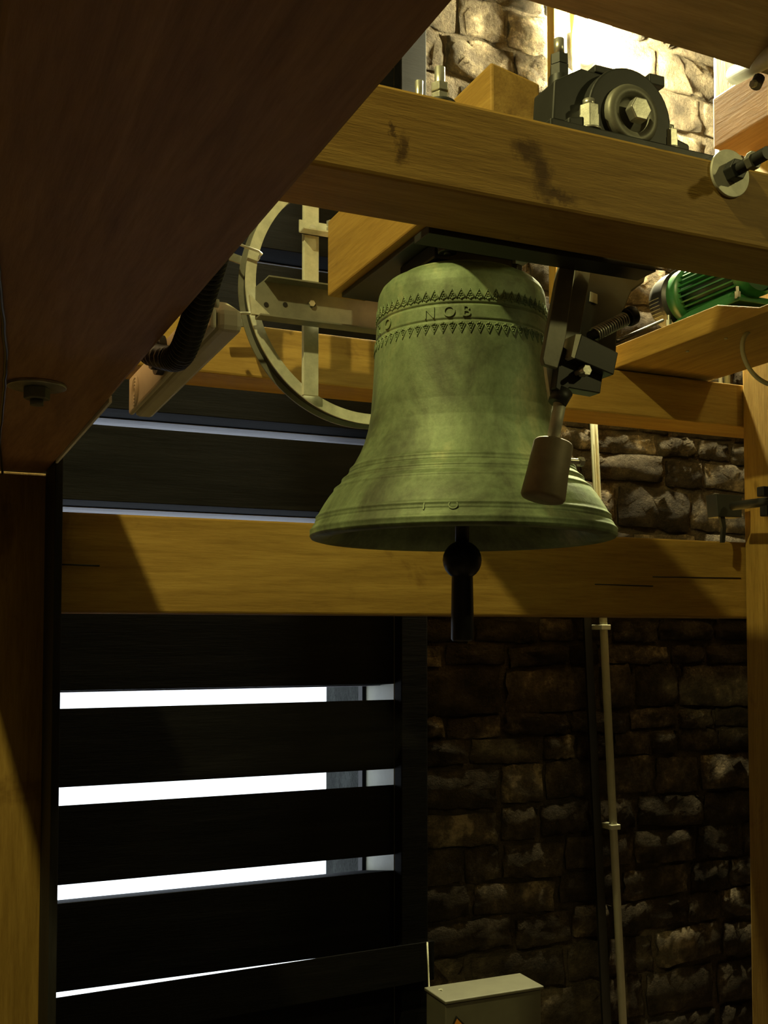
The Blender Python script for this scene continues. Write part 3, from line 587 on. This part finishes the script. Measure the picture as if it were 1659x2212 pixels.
q = MB(); q.cyl(P(1624, 181, 1.91), P(1631, 181, 1.91), .009, n=6, smooth=False); q.build('bolt', grey_steel, tb)

# ------------------------------------------------------------------ pipes on the stone wall
PYW = WY-.105
a, b = P(1350, 2300, PYW), P(1283, 930, PYW); d = (b-a); a = a + d*((-EZ+.001-a.z)/d.z); b2 = a + d*((ZC-.3-a.z)/d.z)
pp = empty('wall_conduit', (a.x, PYW, a.z), 'long pale grey conduit running up the stone wall, slightly leaning', 'pipe')
q = MB(); q.cyl(a, b2, .0155, n=24); q.build('pipe', pipe_m, pp)
for v in (1355, 1788):
    t = (P(1300, v, PYW).z-a.z)/d.z; c = a + d*t
    q = MB(); q.box(c.x-.022, c.x+.022, PYW-.018, PYW+.05, c.z-.01, c.z+.01); q.build('pipe_clip', pipe_m, pp, .002)
q = MB(); off = Vector((-.052, .03, 0)); q.prism([a+off-Vector((.020, 0, 0)), a+off+Vector((.020, 0, 0)), a+d*.87+off+Vector((.016, 0, 0)), a+d*.87+off-Vector((.016, 0, 0))], (0, .012, 0))  # flat black strip parallel to the conduit, on its left
tag(q.build('dark_strip', rubber), 'flat black strip on the wall close beside the leaning conduit', 'cable cover')
q = MB(); c0, c1 = P(1197, 110, WY-.12), P(1197, -40, WY-.12); q.box(c0.x, P(1225, 110, WY-.12).x, WY-.12, WY-.07, 1.30, 2.75)
tag(q.build('wall_batten', oak_z, None, .002), 'upright wooden batten on the bright wall just left of the lamp', 'batten')
for u, r_, lb in ((1549, .009, 'thin white pipe on the bright wall beside the right post'), (1563, .014, 'thicker grey pipe right of the thin white pipe')):
    c = P(u, 300, WY-.09); q = MB(); q.cyl((c.x, WY-.09, .9), (c.x, WY-.09, 2.7 if r_ < .01 else P(u, 285, WY-.09).z), r_, n=16)
    tag(q.build('vertical_pipe', white_strip if r_ < .01 else pipe_m), lb, 'pipe')
# ------------------------------------------------------------------ lit lamp
c = P(1286, 80, 3.455)
la = empty('bulkhead_lamp', (c.x, 3.4, c.z-.08), 'blazing round bulkhead lamp above the black bearing', 'lamp')
q = MB(); q.sphere((c.x, 3.455, c.z), .072, 28); q.build('globe', em, la)
q = MB(); q.cyl((c.x, 3.505, c.z), (c.x, WY-.02, c.z), .06, .085, 28); q.build('lamp_base', black_steel, la)
# ------------------------------------------------------------------ cabinet at the wall foot
fx0, fx1 = P(965, 2163, 3.24).x, P(1172, 2145, 3.24).x; fz = P(965, 2163, 3.24).z
cb = empty('white_cabinet', ((fx0+fx1)/2, 3.37, -EZ), 'pale cream equipment cabinet at the foot of the stone wall', 'cabinet')
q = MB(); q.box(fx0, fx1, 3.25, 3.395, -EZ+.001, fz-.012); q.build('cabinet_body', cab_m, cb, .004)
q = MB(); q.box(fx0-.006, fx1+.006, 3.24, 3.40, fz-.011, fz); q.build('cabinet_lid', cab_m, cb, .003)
a = P(985, 2194, 3.249); q = MB(); q.prism([(a.x, 3.2485, a.z), (a.x-.03, 3.2485, a.z-.055), (a.x+.055, 3.2485, a.z-.055)], (0, -.0008, 0)); q.build('warning_sticker', blk, cb)
q = MB(); q.prism([(a.x+.003, 3.2475, a.z-.010), (a.x-.020, 3.2475, a.z-.050), (a.x+.040, 3.2475, a.z-.050)], (0, -.0006, 0)); q.build('sticker_panel', yel, cb)
a, b = P(923, 2035, 3.45), P(927, 2140, 3.42); e_ = P(955, 2160, 3.34)
q = MB(); q.tube([a, a.lerp(b, .5), b, Vector((e_.x, e_.y, fz+.004))], .0032, 8)
tag(q.build('wall_cable', pipe_m), 'thin pale cable dropping onto the cream cabinet beside the louvre', 'cable')
